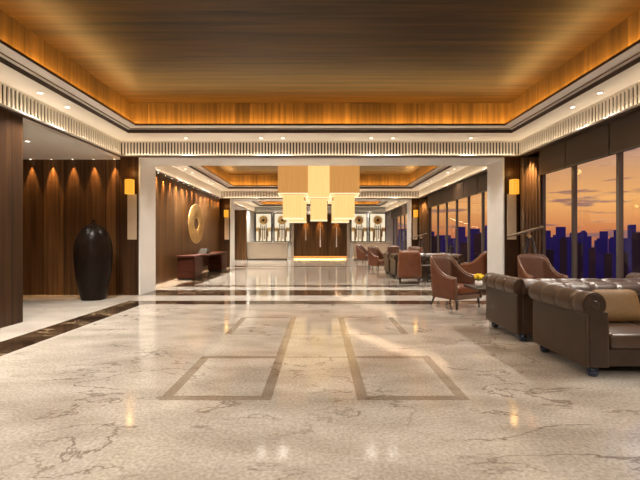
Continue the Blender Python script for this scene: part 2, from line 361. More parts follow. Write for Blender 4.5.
def ring_band(b, yr, o0, z0, o1, z1):
    """quad loop between two inset rectangles of ring yr"""
    def rect(o, z):
        X = RX - o[0]; a, c = yr[0] + o[1], yr[1] - o[1]
        return [(-X, a, z), (X, a, z), (X, c, z), (-X, c, z)]
    A, B = rect(o0, z0), rect(o1, z1)
    for i in range(4): b.quad(A[i], A[(i + 1) % 4], B[(i + 1) % 4], B[i])
tn = [0]
def trim(b, m, **k):
    tn[0] += 1
    return b.build('trim_%d' % tn[0], m, struct=True, **k)
O0, O1, O2, O3 = (0, 0), (.47, .68), (.75, .99), (.57, .78)
sbox('ceiling', (-8.3, 5.7, YB - .2, YE + .5, 4.12, 4.3), M['cream'])  # unseen slab over the coffers, added to keep sky light out
for k, yr in enumerate(RINGS):
    a, c = yr
    b = MB(); X = RX - O3[0]; b.quad((-X, a + O3[1], 4.06), (X, a + O3[1], 4.06), (X, c - O3[1], 4.06), (-X, c - O3[1], 4.06))
    b.build('ceiling_coffer', M['ceil_wood'], struct=True)
    b = MB(); ring_band(b, yr, O3, 3.52, O3, 4.06); trim(b, M['fascia'])
    b = MB(); ring_band(b, yr, O2, 3.54, O2, 3.58); ring_band(b, yr, O2, 3.58, (.73, .97), 3.58); ring_band(b, yr, O1, 3.47, O1, 3.54); trim(b, M['bronze'])
    b = MB(); ring_band(b, yr, O0, 3.47, O1, 3.47); ring_band(b, yr, O1, 3.54, O2, 3.54); trim(b, M['cream'])
    b = MB(); ring_band(b, yr, O2, 3.55, O3, 3.55); trim(b, M['cream'])
    # slatted frieze
    b = MB()
    p = .070; wd = .035
    n = int(2 * RX / p)
    for i in range(n):
        x = -RX + (i + .5) * 2 * RX / n
        for y0, y1 in ((c, c + .018), (a - .018, a)): b.box(x - wd / 2, x + wd / 2, y0, y1, 3.165, 3.445)
    n = int((c - a) / .080)
    for i in range(n):
        y = a + (i + .5) * (c - a) / n
        for x0, x1 in ((-RX - .018, -RX), (RX, RX + .018)): b.box(x0, x1, y - wd / 2, y + wd / 2, 3.165, 3.445)
    for z0, z1 in ((3.13, 3.165), (3.445, 3.47)):
        b.box(-RX - .06, RX + .06, c, c + .06, z0, z1); b.box(-RX - .06, RX + .06, a - .06, a, z0, z1)
        b.box(-RX - .06, -RX, a, c, z0, z1); b.box(RX, RX + .06, a, c, z0, z1)
    trim(b, M['slat'])
    b = MB(); g = (-.12, -.12); ring_band(b, yr, g, 3.10, g, 3.47); trim(b, M['slat_back'])
    b = MB(); ring_band(b, yr, (0, 0), 3.10, (0, 0), 3.13); ring_band(b, yr, g, 3.10, (0, 0), 3.10); ring_band(b, yr, g, 3.12, (0,0), 3.12); trim(b, M['bronze'])
    b = MB()
    b.box(-RX - .11, RX + .11, c + .065, c + .10, 3.14, 3.15); b.box(-RX - .11, RX + .11, a - .10, a - .065, 3.14, 3.15)
    b.box(-RX - .10, -RX - .065, a, c, 3.14, 3.15); b.box(RX + .065, RX + .10, a, c, 3.14, 3.15)
    trim(b, M['led_strip'])
    b = MB()                                  # added ledge in front of the slats, hides an added fill strip
    b.box(-RX, RX, c - .06, c, 3.125, 3.14); b.box(-RX, RX, a, a + .06, 3.125, 3.14)
    b.box(-RX, -RX + .06, a, c, 3.125, 3.14); b.box(RX - .06, RX, a, c, 3.125, 3.14); trim(b, M['slat'])
    for sx in (-1, 1): area('ledge_fill_light', (sx * (RX - .03), (a + c) / 2, 3.145), (.03, c - a - .2), LEDGE_W * (c - a), (1, .80, .56), (0, 0, 1))
    for yy in (a + .03, c - .03): area('ledge_fill_light', (0, yy, 3.145), (2 * RX - .2, .03), LEDGE_W * 2 * RX, (1, .80, .56), (0, 0, 1))
    # hidden cove strips shining up the fascia
    yc = (a + c) / 2; ly = c - a - 2 * .85; lx = 2 * (RX - .66)
    for sx in (-1, 1): area('cove_light', (sx * (RX - .66), yc, 3.562), (.06, ly), COVE_W * ly, ORANGE, (0, 0, 1))
    for yy in (a + .89, c - .89): area('cove_light', (0, yy, 3.562), (lx, .06), COVE_W * lx, ORANGE, (0, 0, 1))

# portals
for k, (a, c) in enumerate(PORTALS):
    m = M['portal']
    b = MB(); zt = 3.067
    b.box(OL - .03, OL, a, c, 0, zt); b.box(OR, OR + .03, a, c, 0, zt); b.box(OL - .03, OR + .03, a, c, zt, zt + .03)
    trim(b, m)
    sbox('wall_portal', (-4.6, OL - .03, a + .004, c - .004, 0, 3.12), M['dark_wood'])
    sbox('wall_portal', (OR + .03, WX + .02, a + .004, c - .004, 0, 3.12), M['dark_wood'])
    sbox('wall_portal', (-4.35, 4.35, a + .125, c - .125, zt + .03, 4.1), M['cream'])
# left side room 1: pier then alcove
sbox('wall_left', (-4.75, -4.5, YB, 6.21, 0, 4.1), M['dark_wood'])
sbox('wall_alcove', (-8.2, -4.6, 9.23, 9.45, 0, 4.1), M['wall_wood'])
sbox('wall_alcove_end', (-8.3, -8.1, 2.5, 9.4, 0, 4.1), M['wall_wood'])
sbox('wall_alcove_front', (-8.2, -4.7, 2.4, 2.6, 0, 4.1), M['wall_wood'])
sbox('ceiling_alcove', (-8.2, -4.6, 2.5, 9.3, 3.05, 3.10), M['cream'])
sbox('ceiling_alcove_edge', (-4.62, -4.5, 6.21, 9.23, 3.05, 3.10), M['cream'])
# room 2
sbox('wall_left_middle', (-4.75, -4.55, 10.09, 18.61, 0, 4.1), M['batten_wood'])
# room 3
sbox('wall_left_far', (-4.75, -4.48, 25.0, 28.0, 0, 4.1), M['grey_wall'])
sbox('wall_left_far_alcove', (-8.2, -4.48, 24.98, 25.1, 0, 3.05), M['wall_wood'])
sbox('wall_far_alcove_end', (-8.3, -8.1, 18.7, 25.1, 0, 4.1), M['wall_wood'])
sbox('wall_far_alcove_front', (-8.2, -4.6, 18.7, 19.4, 0, 4.1), M['wall_wood'])
sbox('ceiling_far_alcove', (-8.2, -4.5, 19.4, 25.0, 3.05, 3.10), M['cream'])
# back & behind the camera
sbox('wall_back', (-4.8, 5.3, 28.0, 28.3, 0, 4.1), M['grey_wall'])
sbox('wall_front', (-5, 5.3, YB - .2, YB, 0, 4.1), M['cream'])
sbox('ceiling_entrance', (-4.6, 5.2, YB, -.14, 3.067, 3.1), M['cream'])
sbox('trim_back_fascia', (-4.45, 4.45, 27.97, 28.0, 3.06, 3.14), M['cream'])
# right: window wall
sbox('wall_window_header', (WX + .03, WX + .3, YB, YE + .2, 2.78, 4.15), M['dark_wood'])  # wall above the windows, added to stop sky light leaking in
sbox('wall_window_sill', (WX - .03, WX + .3, YB, YE + .2, 0, .40), M['dark_wood'])
sbox('ceiling_window_slot', (RX + .12, WX + .1, YB, YE, 3.30, 3.34), M['cream'])
wn_ = 0
def window(y0, y1):
    global wn_; wn_ += 1
    f = MB(); t = .034
    f.box(WX - .025, WX + .05, y0 - .0, y0 + t, .40, 2.80); f.box(WX - .025, WX + .05, y1 - t, y1, .40, 2.80)
    f.box(WX - .02, WX + .05, y0 + t, y1 - t, .40, .46); f.box(WX - .02, WX + .05, y0 + t, y1 - t, 2.72, 2.80)
    o = f.build('window_%d' % wn_, M['frame'], struct=True)
    MB().box(WX + .015, WX + .025, y0 + t, y1 - t, .46, 2.72).build('glass', M['glass'], o)
blinds = []
def bay(ys_, room):
    for i, (y0, y1) in enumerate(zip(ys_[:-1], ys_[1:])):
        window(y0, y1); blinds.append((y0, y1 - (.0 if i < len(ys_) - 2 or room > 1 else .13), room))
e1 = [9.23 - 1.14] + [8.08 - 1.23 * i for i in range(1, 9)]
bay(sorted([9.20] + [8.08 - 1.225 * i for i in range(0, 10)]), 0)
bay([10.12, 10.20 + 1.2, 12.6, 13.8, 15.0, 16.2, 17.4, 18.58], 1)
bay([19.47, 20.7, 21.9, 23.1, 24.3, 25.5, 26.7, 27.95], 2)
RN = ['the near room', 'the middle room', 'the far room']
for r in range(3):
    L_ = sorted([b_ for b_ in blinds if b_[2] == r], key=lambda q: -q[0])
    for i, (y0, y1, _) in enumerate(L_):
        if r == 0 and y1 < 3: continue
        root = thing('roller_blind', 'taupe blind half lowered over a window of %s, %s from its far end' % (RN[r], ORD[i]), 'blind', (WX - .16, (y0 + y1) / 2, 2.66), 0, 'window blinds of ' + RN[r])
        h = (y1 - y0) / 2 - .018
        MB().box(-.006, .006, -h, h, 0.02, .62).build('fabric', M['blind'], root)
        MB().box(-.012, .012, -h, h, 0, .025, .004).build('bottom_bar', M['frame'], root)
for (a, c) in RINGS:
    area('blind_wash', (RX + .28, (a + c) / 2, 3.28), (.05, c - a - .3), 8.5 * (c - a), (1, .66, .40), (0.35, 0, -1))

# ------------------------------------------------------------------ back wall: reception
sbox('wall_reception', (-1.78, 1.83, 27.93, 28.0, 0.10, 2.96), M['batten_wood'])
b = MB(); b.box(-1.98, -1.78, 27.75, 28.0, 0, 3.06); b.box(1.83, 2.03, 27.75, 28.0, 0, 3.06); b.box(-1.78, 1.83, 27.75, 28.0, 2.96, 3.06); trim(b, M['counter'])
b = MB(); b.box(-1.78, 1.83, 27.86, 27.92, .02, .12); trim(b, M['led_floor'])
area('floor_strip_light', (0, 27.80, .10), (3.5, .05), 10, ORANGE, (0, -.6, .5))
for i, x in enumerate((-.95, .02, 1.10)):
    spot('reception_spot', (x, 27.55, 2.92), 300, ORANGE, (0, .42, -1), 40, 1, .02)
def make_screen(x0, x1, label):
    xc = (x0 + x1) / 2; hw = (x1 - x0) / 2
    t = thing('backlit_screen', label, 'decorative screen', (xc, 27.9, 1.08), 0, 'backlit screens on the back wall')
    b = MB(); b.box(-hw, -hw + .05, -.04, .09, 0, 1.98); b.box(hw - .05, hw, -.04, .09, 0, 1.98); b.box(-hw + .05, hw - .05, -.04, .09, 1.92, 1.98); b.box(-hw + .05, hw - .05, -.04, .09, 0, .05)
    b.build('frame', M['black'], t)
    MB().box(-hw + .05, hw - .05, .05, .08, .05, 1.92).build('light_panel', M['screen_glow'], t)
    b = MB(); b.cyl((0, -.06, 1.48), (0, -.02, 1.48), .29, .29, 28); b.build('disc', M['gold'], t)
    b = MB()
    for q in range(24):
        a = q * PI / 12; b.cyl((.28 * math.cos(a), -.04, 1.48 + .28 * math.sin(a)), (.38 * math.cos(a), -.04, 1.48 + .38 * math.sin(a)), .012, .006, 5)
    b.build('rays', M['brass'], t)
    MB().cyl((0, -.09, 1.48), (0, -.061, 1.48), .09, .09, 20).build('disc_centre', M['leg_dark'], t)
    b = MB()
    for x, z0, z1 in ((-.30, .05, 1.0), (-.18, .3, 1.2), (-.06, .05, 1.1), (.06, .2, 1.1), (.18, .05, 1.2), (.30, .35, 1.0), (.24, .05, .8), (-.24, .1, .9)):
        b.box(x - .034, x + .034, -.05, -.01, z0, z1)
    b.build('rods', M['brass'], t)
    b = MB()
    for s in (-1, 1): b.box(s * (hw - .17) - .11, s * (hw - .17) + .11, -.06, .0, .72, .98); b.box(-.34, .34, -.07, -.052, .84, .90)
    b.build('blocks', M['gold'], t)
for (x0, x1), l in zip(((-4.40, -3.28), (-3.14, -2.02), (2.10, 3.22), (3.36, 4.48)),
                       ('leftmost backlit screen with gold disc above the left counter', 'backlit gold disc screen just left of the reception alcove',
                        'backlit gold disc screen just right of the reception alcove', 'rightmost backlit screen with gold disc beside the windows')):
    make_screen(x0, x1, l)
for x0, x1, l in ((-4.46, -1.98, 'long beige stone counter on the left of the reception alcove'), (2.03, 4.35, 'beige stone counter on the right of the reception alcove')):
    t = thing('reception_counter', l, 'counter', ((x0 + x1) / 2, 25.35, 0)); h = (x1 - x0) / 2
    MB().box(-h + .02, h - .02, -.28, .28, .08, 1.03).build('body', M['counter'], t)
    MB().box(-h, h, -.32, .32, 1.03, 1.08, .006).build('worktop', M['counter'], t)
    MB().box(-h + .05, h - .05, -.22, .22, 0, .08).build('plinth', M['bronze'], t)
for i, (x, z0, z1) in enumerate(((-.95, 1.20, 2.05), (.02, .75, 2.2), (1.10, .75, 2.05))):
    t = thing('pendant_rod', ('leftmost', 'middle', 'rightmost')[i] + ' slim pale pendant rod hanging before the reception wall', 'pendant', (x, 27.4, z0), 0, 'pendant rods at reception')
    b = MB()
    b.cyl((0, 0, 0), (0, 0, z1 - z0), .035, .02, 10); b.build('rod', M['white'], t)
    MB().cyl((0, 0, z1 - z0), (0, 0, 4.06 - z0), .006, .006, 6).build('cord', M['black'], t)

# ------------------------------------------------------------------ downlights
def downlight(x, y, z, label, group, power=SPOT_W, direction=(0, 0, -1), ang=110, r=.045):
    t = thing('downlight', label, 'ceiling light', (x, y, z), 0, group)
    b = MB(); n = 16
    b.lathe([(r * .75, .004), (r * .78, -.006), (r * 1.1, -.008), (r * 1.2, 0)], n); b.build('trim_ring', M['white'], t)
    MB().lathe([(0, -.001), (r * .75, -.001), (r*.75, .003), (0, .003)], n).build('lens', M['led'], t)
    if power: spot('downlight_beam', (0, 0, -.03), power, WARM, direction, ang, .9, .10, t)
    return t
for k, (a, c) in enumerate(RINGS):
    for sx, side in ((-1, 'left'), (1, 'right')):
        for i, yo in enumerate((2.36, 3.03, 5.0, 5.7, 7.6)):
            if k == 0 and c - yo < 1.2: continue
            downlight(sx * 4.235, c - yo, 3.468, 'small recessed downlight, %s from the portal end in the %s soffit of %s' % (ORD[i], side, RN[k]), 'downlights in the %s soffit of %s' % (side, RN[k]), direction=(-sx * .30, 0, -1), ang=122, power=SPOT_W * (1.45 if sx < 0 else .6) * (1.3 if k else 1))
    for i, x in enumerate((-2.93, -1.29, -.81, 1.12, 1.6, 3.3)):
        downlight(x, c - .26, 3.468, 'small recessed downlight, %s from the left over the far side of %s' % (ORD[i], RN[k]), 'downlights over the far side of ' + RN[k], direction=(0, -.15, -1), power=SPOT_W * .5, ang=112)
        if k: downlight(x, a + .30, 3.468, 'small recessed downlight, %s from the left over the near side of %s' % (ORD[i], RN[k]), 'downlights over the near side of ' + RN[k], direction=(0, .15, -1), power=SPOT_W * .5, ang=112)
    
for i, x in enumerate((-3, -1, 1, 3)):  # unseen fill lights added behind the camera
    downlight(x, -1.3, 3.065, 'added fill downlight, %s from the left over the entrance' % ORD[i], 'added fill lights over the entrance', direction=(0, .5, -1), power=SPOT_W * 1.1, ang=130)
downlight(-5.35, 7.5, 3.048, 'small recessed downlight in the alcove ceiling in front of the wooden wall', 'downlights in the alcove', power=110)
downlight(-6.9, 6.2, 3.048, 'small recessed downlight deeper inside the left alcove', 'downlights in the alcove', power=90)
downlight(-5.6, 22.5, 3.048, 'small recessed downlight in the far alcove ceiling', 'downlights in the far alcove', power=90)
# grazers on the alcove wall
for i in range(8):
    x = -4.6 - .47 * i
    t = downlight(x, 9.17, 3.048, 'tiny wall grazer light, %s from the right along the alcove wall' % ORD[i], 'wall grazers in the alcove', power=0, r=.03)
    spot('grazer_beam', (0, 0, -.02), SCALLOP_W * 1.6, (1, .55, .20), (0, .03, -1), 40, .7, .01, t)
for i in range(16):
    y = 10.32 + .53 * i
    t = thing('wall_grazer', 'tiny wall grazer light, %s from the near end of the middle room wood wall' % ORD[i], 'ceiling light', (-4.49, y, 3.098), 0, 'wall grazers of the middle room')
    MB().lathe([(0, -.002), (.011, -.002), (.014, 0), (0, 0)], 12).build('lens', M['led'], t)
    spot('grazer_beam', (0, 0, -.02), SCALLOP_W * 3, (1, .55, .20), (-.08, 0, -1), 48, .8, .012, t)

# ------------------------------------------------------------------ chandelier
def shade_box(t, name, hw, z0, z1, m):
    b = MB(); th = .006
    for s in (-1, 1):
        b.box(s * hw - th, s * hw + th, -hw, hw, z0, z1); b.box(-hw, hw, s * hw - th, s * hw + th, z0, z1)
    o = b.build(name, m, t)
    b = MB()
    for s in (-1, 1):
        b.box(s * (hw + .004) - .01, s * (hw + .004) + .01, -hw - .014, hw + .014, z0 - .03, z0 + .012); b.box(-hw - .014, hw + .014, s * (hw + .004) - .01, s * (hw + .004) + .01, z0 - .03, z0 + .012)
    b.build('hem', M['shade_rim'], o)
    MB().box(-hw + .01, hw - .01, -hw + .01, hw - .01, z0 + .02, z0 + .03).build('diffuser', M['shade_lo'], o)
CX = -.04
mods = [(CX - .81, 13.15, 'front left module of the cube chandelier', -1), (CX + .81, 13.15, 'front right', 1), (CX, 14.41, 'centre', 0), (CX - .81, 15.75, 'back left', -1), (CX + .81, 15.75, 'back right', 1)]
ch = thing('chandelier', 'large amber silk chandelier of stacked square lantern boxes hanging beyond the first portal', 'chandelier', (CX, 14.41, 2.0))
for x, y, l, s in mods:
    g = bpy.data.objects.new('lantern', None); COL.objects.link(g); g.parent = ch; g.location = (x - CX, y - 14.41, 0)
    g['label'] = l.split(' module')[0] + ' two-tier lantern'
    shade = MB(); hw = .45 if s else .44
    for q in (-1, 1):
        shade.box(q * hw - .006, q * hw + .006, -hw, hw, .68, 1.86); shade.box(-hw, hw, q * hw - .006, q * hw + .006, .68, 1.86)
    shade.build('upper_shade', M['shade_hi'] if s else M['shade_lo'], g)
    h2 = .31 if s else .28
    lo = MB()
    for q in (-1, 1):
        lo.box(q * h2 - .006, q * h2 + .006, -h2, h2, -.08, .66); lo.box(-h2, h2, q * h2 - .006, q * h2 + .006, -.08, .66)
    lo.build('lower_shade', M['shade_lo'], g)
    hm = MB()
    for hh, z in ((hw, .66), (h2, -.10)):
        for q in (-1, 1):
            hm.box(q * hh - .014, q * hh + .014, -hh - .014, hh + .014, z, z + .035); hm.box(-hh - .014, hh + .014, q * hh - .014, q * hh + .014, z, z + .035)
    hm.build('hem', M['shade_rim'], g)
    MB().box(-hw + .02, hw - .02, -hw + .02, hw - .02, .70, .71).build('upper_diffuser', M['shade_lo'], g); MB().box(-h2 + .02, h2 - .02, -h2 + .02, h2 - .02, -.06, -.05).build('lower_diffuser', M['shade_lo'], g)
    fr = MB()
    for hh, z in ((hw, 1.86), (h2, .66)):
        for q in (-1, 1):
            fr.box(q * hh - .01, q * hh + .01, -hh, hh, z, z + .02); fr.box(-hh, hh, q * hh - .01, q * hh + .01, z, z + .02)
    for q in ((-1, -1), (1, 1), (-1, 1), (1, -1)): fr.cyl((q[0] * .2, q[1] * .2, .7), (q[0] * .2, q[1] * .2, 2.06), .008, n=6)
    fr.build('frame', M['brass'], g)

# ------------------------------------------------------------------ sconces
def sconce(x, y, label):
    t = thing('wall_sconce', label, 'wall lamp', (x, y, 1.25), 0, 'glowing wall sconces')
    MB().box(-.10, .10, -.025, 0.004, 0, 1.02, .003).build('backplate', M['sconce_panel'], t)
    b = MB(); b.lathe([(.10, 1.01), (.10, 1.32), (.09, 1.33), (0, 1.33)], 24, (0, -.13)); b.lathe([(0, 1.02), (.09, 1.02), (.10, 1.01)], 24, (0, -.13))
    o = b.build('lamp_shade', M['sconce_glow'], t, smooth=True)
    MB().box(-.03, .03, -.05, .004, 1.14, 1.2).build('bracket', M['brass'], t)
    l = bpy.data.lights.new('sconce_light', 'POINT'); l.energy = 2; l.color = (1, .55, .15); l.shadow_soft_size = .06
    q = bpy.data.objects.new('sconce_light', l); COL.objects.link(q); q.parent = t; q.location = (0, -.13, 1.50)
for k in range(2):
    y = 9.23 + k * PITCH
    sconce(-4.225, y, 'amber drum sconce on a pale strip, left of the %s portal' % ('near' if k == 0 else 'far'))
    sconce(4.31, y, 'amber drum sconce on a pale strip, right of the %s portal' % ('near' if k == 0 else 'far'))

# ------------------------------------------------------------------ curtains
for k in range(2):
    y = 9.13 + k * PITCH
    t = thing('curtain', 'brown pleated curtain drawn back in the window corner of ' + RN[k], 'curtain', (4.70, y, 0), 0, 'corner curtains')
    def cf(u, v):
        x = -.23 + .46 * u
        return (x, .035 * math.sin(u * PI * 2 * 6.5), .02 + v * 3.06)
    o = MB().grid(cf, 80, 1).build('fabric', M['curtain'], t, smooth=True)
    md = o.modifiers.new('thickness', 'SOLIDIFY'); md.thickness = .006
    MB().cyl((-.24, 0, 3.09), (.24, 0, 3.09), .012).build('rail', M['bronze'], t)
    spot('curtain_spot', (4.70, y - .12, 3.08), 30, (1, .55, .2), (0, .1, -1), 60, 1, .02)

# ------------------------------------------------------------------ vase
t = thing('floor_vase', 'tall dark bronze ovoid floor vase standing in the left alcove before the wood wall', 'vase', (-4.74, 8.58, 0))
ctl = [(0, .236), (.3, .30), (.6, .345), (.92, .367), (1.15, .352), (1.33, .300), (1.45, .235), (1.53, .155), (1.57, .05)]
pr = [(0, 0), (.225, 0)]
for i in range(len(ctl) - 1):
    p0, p1, p2, p3 = ctl[max(i - 1, 0)], ctl[i], ctl[i + 1], ctl[min(i + 2, len(ctl) - 1)]
    for q in range(5):
        u = q / 5
        pr.append(tuple(.5 * (2 * p1[k] + (p2[k] - p0[k]) * u + (2 * p0[k] - 5 * p1[k] + 4 * p2[k] - p3[k]) * u * u + (3 * p1[k] - p0[k] - 3 * p2[k] + p3[k]) * u ** 3) for k in (1, 0)))
o = MB().lathe(pr + [(.05, 1.57), (0, 1.57)], 48).build('body', M['vase'], t); autosmooth(o, 50)
autosmooth(MB().lathe([(.05, 1.565), (.026, 1.585), (.02, 1.62), (.032, 1.655), (.028, 1.66), (.014, 1.62), (0, 1.60)], 24).build('neck', M['vase'], t), 60)

# ------------------------------------------------------------------ console desk, disc, books
t = thing('console_desk', 'long glossy mahogany console desk with two drawer pedestals along the left wood wall', 'desk', (-4.12, 14.65, 0))
for s, yc in ((-1, -1.62), (1, 1.83)):
    p = MB().box(-.27, .27, yc - .42, yc + .42, .04, .69, .006).build('pedestal', M['mahogany'], t)
    for j in range(3):
        d = MB().box(-.245, .245, yc - .445, yc - .42, .07 + j * .205, .07 + j * .205 + .19, .006).build('drawer', M['mahogany'], p)
        MB().box(-.08, .08, yc - .455, yc - .4455, .235 + j * .205, .243 + j * .205).build('handle', M['bronze'], d)
    MB().box(-.25, .25, yc - .40, yc + .40, 0, .04).build('plinth', M['black'], p)
MB().box(-.29, .29, -2.12, 2.30, .69, .75, .008).build('desktop', M['mahogany'], t)
MB().box(-.25, -.23, -1.2, 1.41, .25, .69).build('modesty_panel', M['mahogany'], t)
zz = .75
for i, (w_, l_, h_, m_) in enumerate(((.30, .40, .07, 'book1'), (.27, .36, .06, 'book2'), (.24, .32, .05, 'book1'))):
    t = thing('book', ('large dark grey book at the bottom of the stack on the console desk', 'silver grey book in the middle of the stack on the console desk', 'small dark grey book on top of the stack on the console desk')[i], 'book', (-4.12, 14.6, zz), .1 * i - .1, 'books stacked on the console desk')
    b = MB(); b.box(-w_ / 2, w_ / 2, -l_ / 2, l_ / 2, 0, .006); b.box(-w_ / 2, w_ / 2, -l_ / 2, l_ / 2, h_ - .006, h_); b.box(w_ / 2 - .006, w_ / 2, -l_ / 2, l_ / 2, .006, h_ - .006)
    b.build('cover', M[m_], t); MB().box(-w_ / 2 + .008, w_ / 2 - .007, -l_ / 2 + .008, l_ / 2 - .008, .0065, h_ - .0065).build('pages', M['paper'], t)
    zz += h_ + .0005
# gold ring disc
t = thing('wall_disc', 'large hammered gold disc with a hole, mounted on the left wood wall above the desk', 'wall ornament', (-4.33, 14.35, 1.80), -math.radians(5))
R_ = .70; b = MB()
def disc_fn(u, v):
    a = 2 * PI * u; q = v * 2 * PI
    rm, hw_ = (R_ + .20) / 2, (R_ - .20) / 2
    r = rm + hw_ * math.cos(q); x = .035 * math.sin(q) * (1 if math.sin(q) > 0 else .6)
    return (x, r * math.cos(a), r * math.sin(a))
b.grid(disc_fn, 64, 20, True); bmesh.ops.remove_doubles(b.bm, verts=b.bm.verts, dist=1e-5)
b.build('disc', M['gold'], t, smooth=True)
b = MB()
for s in (-1, 1): b.cyl((-.15, s * .5, 0), (-.0, s * .5, 0), .02)
b.build('bracket', M['bronze'], t)

# ------------------------------------------------------------------ chesterfield sofa
def groove(s, pitch, off=0):
    d = abs(((s + off) / pitch + .5) % 1 - .5) * pitch
    return math.exp(-(d / .022) ** 2)
W_, D_ = 2.18, .97
def roll_profile(rm, n=26, r=.115):
    """closed profile in (across, z): across 0 = outer panel face, positive inward"""
    pts = [(0.0, .10), (0.0, .585)]
    c = (.06, .66); a0 = math.radians(220)
    for i in range(n):
        a = a0 - (a0 + math.radians(45)) * i / (n - 1)
        rr = r * rm
        pts.append((c[0] + rr * math.cos(a), c[1] + rr * math.sin(a)))
    pts += [(.19, .55), (.195, .45), (.195, .10)]
    return pts
def roll_body(b, length, place, pitch, off=0, taper=True):
    NU = max(24, int(length / .02))
    prof = []
    for i in range(NU + 1):
        s = length * i / NU
        e = min(s, length - s)
        rm = 1 - .11 * groove(s, pitch, off) if .05 < e else 1 - .03 * (1 - e / .05)
        prof.append([place(a, s, z) for a, z in roll_profile(rm)])
    V = [[b.bm.verts.new(p) for p in ring] for ring in prof]
    n = len(V[0])
    for i in range(NU):
        for j in range(n): b.bm.faces.new((V[i][j], V[i][(j + 1) % n], V[i + 1][(j + 1) % n], V[i + 1][j]))
    b.bm.faces.new(V[0][::-1]); b.bm.faces.new(V[-1])
def make_sofa(label):
    t = thing('chesterfield_sofa', label, 'sofa', (0, 0, 0), 0, 'chesterfield sofas in the window seating')
    # local: x centred, front at y=0 (faces -y), back at y=D_
    h = W_ / 2
    for s in (-1, 1):
        b = MB(); roll_body(b, D_ - .03, lambda a, q, z, s=s: (s * (h - a), q, z), .27, .12)
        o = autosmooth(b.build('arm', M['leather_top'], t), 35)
        # scroll plate on the arm front
        b = MB(); b.cyl((s * (h - .06), -.012, .66), (s * (h - .06), .004, .66), .095, .10, 28); 
        b.cyl((s * (h - .06), -.022, .66), (s * (h - .06), -.010, .66), .035, .045, 20)
        autosmooth(b.build('scroll', M['leather'], o), 40)
        b = MB(); b.box(s * h - s * .004 - .003, s * h - s * .004 + .003 , .03, D_ - .08, .12, .57); 
        b = MB(); q0, q1 = sorted((s * (h + .004), s * (h - .004)))
        b.box(q0, q1, .015, D_ - .05, .11, .565, .003); b.build('side_panel', M['leather'], o)
        q0, q1 = sorted((s * (h - .015), s * (h - .18)))
        MB().box(q0, q1, -.012, .006, .11, .60, .006).build('front_panel', M['leather'], o)
    b = MB(); roll_body(b, W_ - .12, lambda a, q, z: (-h + .06 + q, D_ - a, z), .27, .0)
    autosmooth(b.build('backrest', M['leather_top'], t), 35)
    # tufted inner back
    P = .24; 
    def tf(u, v):
        x = -h + .20 + (W_ - .40) * u; z = .40 + .27 * v
        best = 1e9
        for r in range(-1, 4):
            zz_ = .43 + r * .10; xo = (P / 2 if r % 2 else 0)
            k = round((x - xo) / P); best = min(best, math.hypot((x - (k * P + xo)), (z - zz_) * 1.2))
        d = .035 * math.exp(-(best / .04) ** 2)
        return (x, D_ - .235 + d + .03 * (v - .5) * 0, z)
    o = MB().grid(tf, 90, 16).build('tufted_panel', M['leather'], t, smooth=True)
    md = o.modifiers.new('thickness', 'SOLIDIFY'); md.thickness = .03; md.offset = -1
    # seat deck and cushions
    MB().box(-h + .20, h - .20, .03, D_ - .20, .10, .26, .01).build('seat_base', M['leather'], t)
    cw = (W_ - .42) / 3
    for i in range(3):
        x0 = -h + .21 + cw * i
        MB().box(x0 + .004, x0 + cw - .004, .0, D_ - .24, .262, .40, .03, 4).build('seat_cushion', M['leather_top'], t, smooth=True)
    for sx in (-1, 1):
        for sy in (.08, D_ - .09):
            autosmooth(MB().lathe([(0, 0), (.035, 0), (.048, .02), (.052, .05), (.04, .085), (.03, .10), (0, .10)], 20, (sx * (h - .10), sy)).build('foot', M['foot_blue'], t), 50)
    return t
SX = 2.40 + W_ / 2
s1 = make_sofa('dark brown leather chesterfield sofa nearest the camera, facing it, with an ochre cushion'); s1.location = (SX, 3.68, 0)
copy_thing(s1, (SX, 5.93, 0), PI, 'dark chesterfield sofa back to back with the nearest one, arm by the yellow flowers')
copy_thing(s1, (SX, 3.68 + PITCH, 0), 0, 'brown chesterfield sofa in the middle room, the one with its front to the camera')
copy_thing(s1, (SX, 5.93 + PITCH, 0), PI, 'brown chesterfield sofa in the middle room, facing away behind its twin')
# cushion
t = thing('cushion', 'square ochre brown cushion leaning in the left corner of the nearest sofa', 'cushion', (3.08, 4.20, .405), math.radians(3))
def pil(u, v):
    a = 2 * PI * u; p = v * PI - PI / 2
    cx, sx_ = math.cos(a), math.sin(a); e = .28
    X = math.copysign(abs(cx) ** e, cx) * math.cos(p) ** .5 * .25 if math.cos(p) > 0 else 0
    Z = math.copysign(abs(sx_) ** e, sx_) * math.cos(p) ** .5 * .17 if math.cos(p) > 0 else 0
    return (X, .065 * math.sin(p), Z + .17)
b = MB(); b.grid(pil, 48, 16, True); bmesh.ops.remove_doubles(b.bm, verts=b.bm.verts, dist=1e-4)
o = b.build('cover', M['pillow'], t, smooth=True); o.rotation_euler = (-.36, .0, 0); 

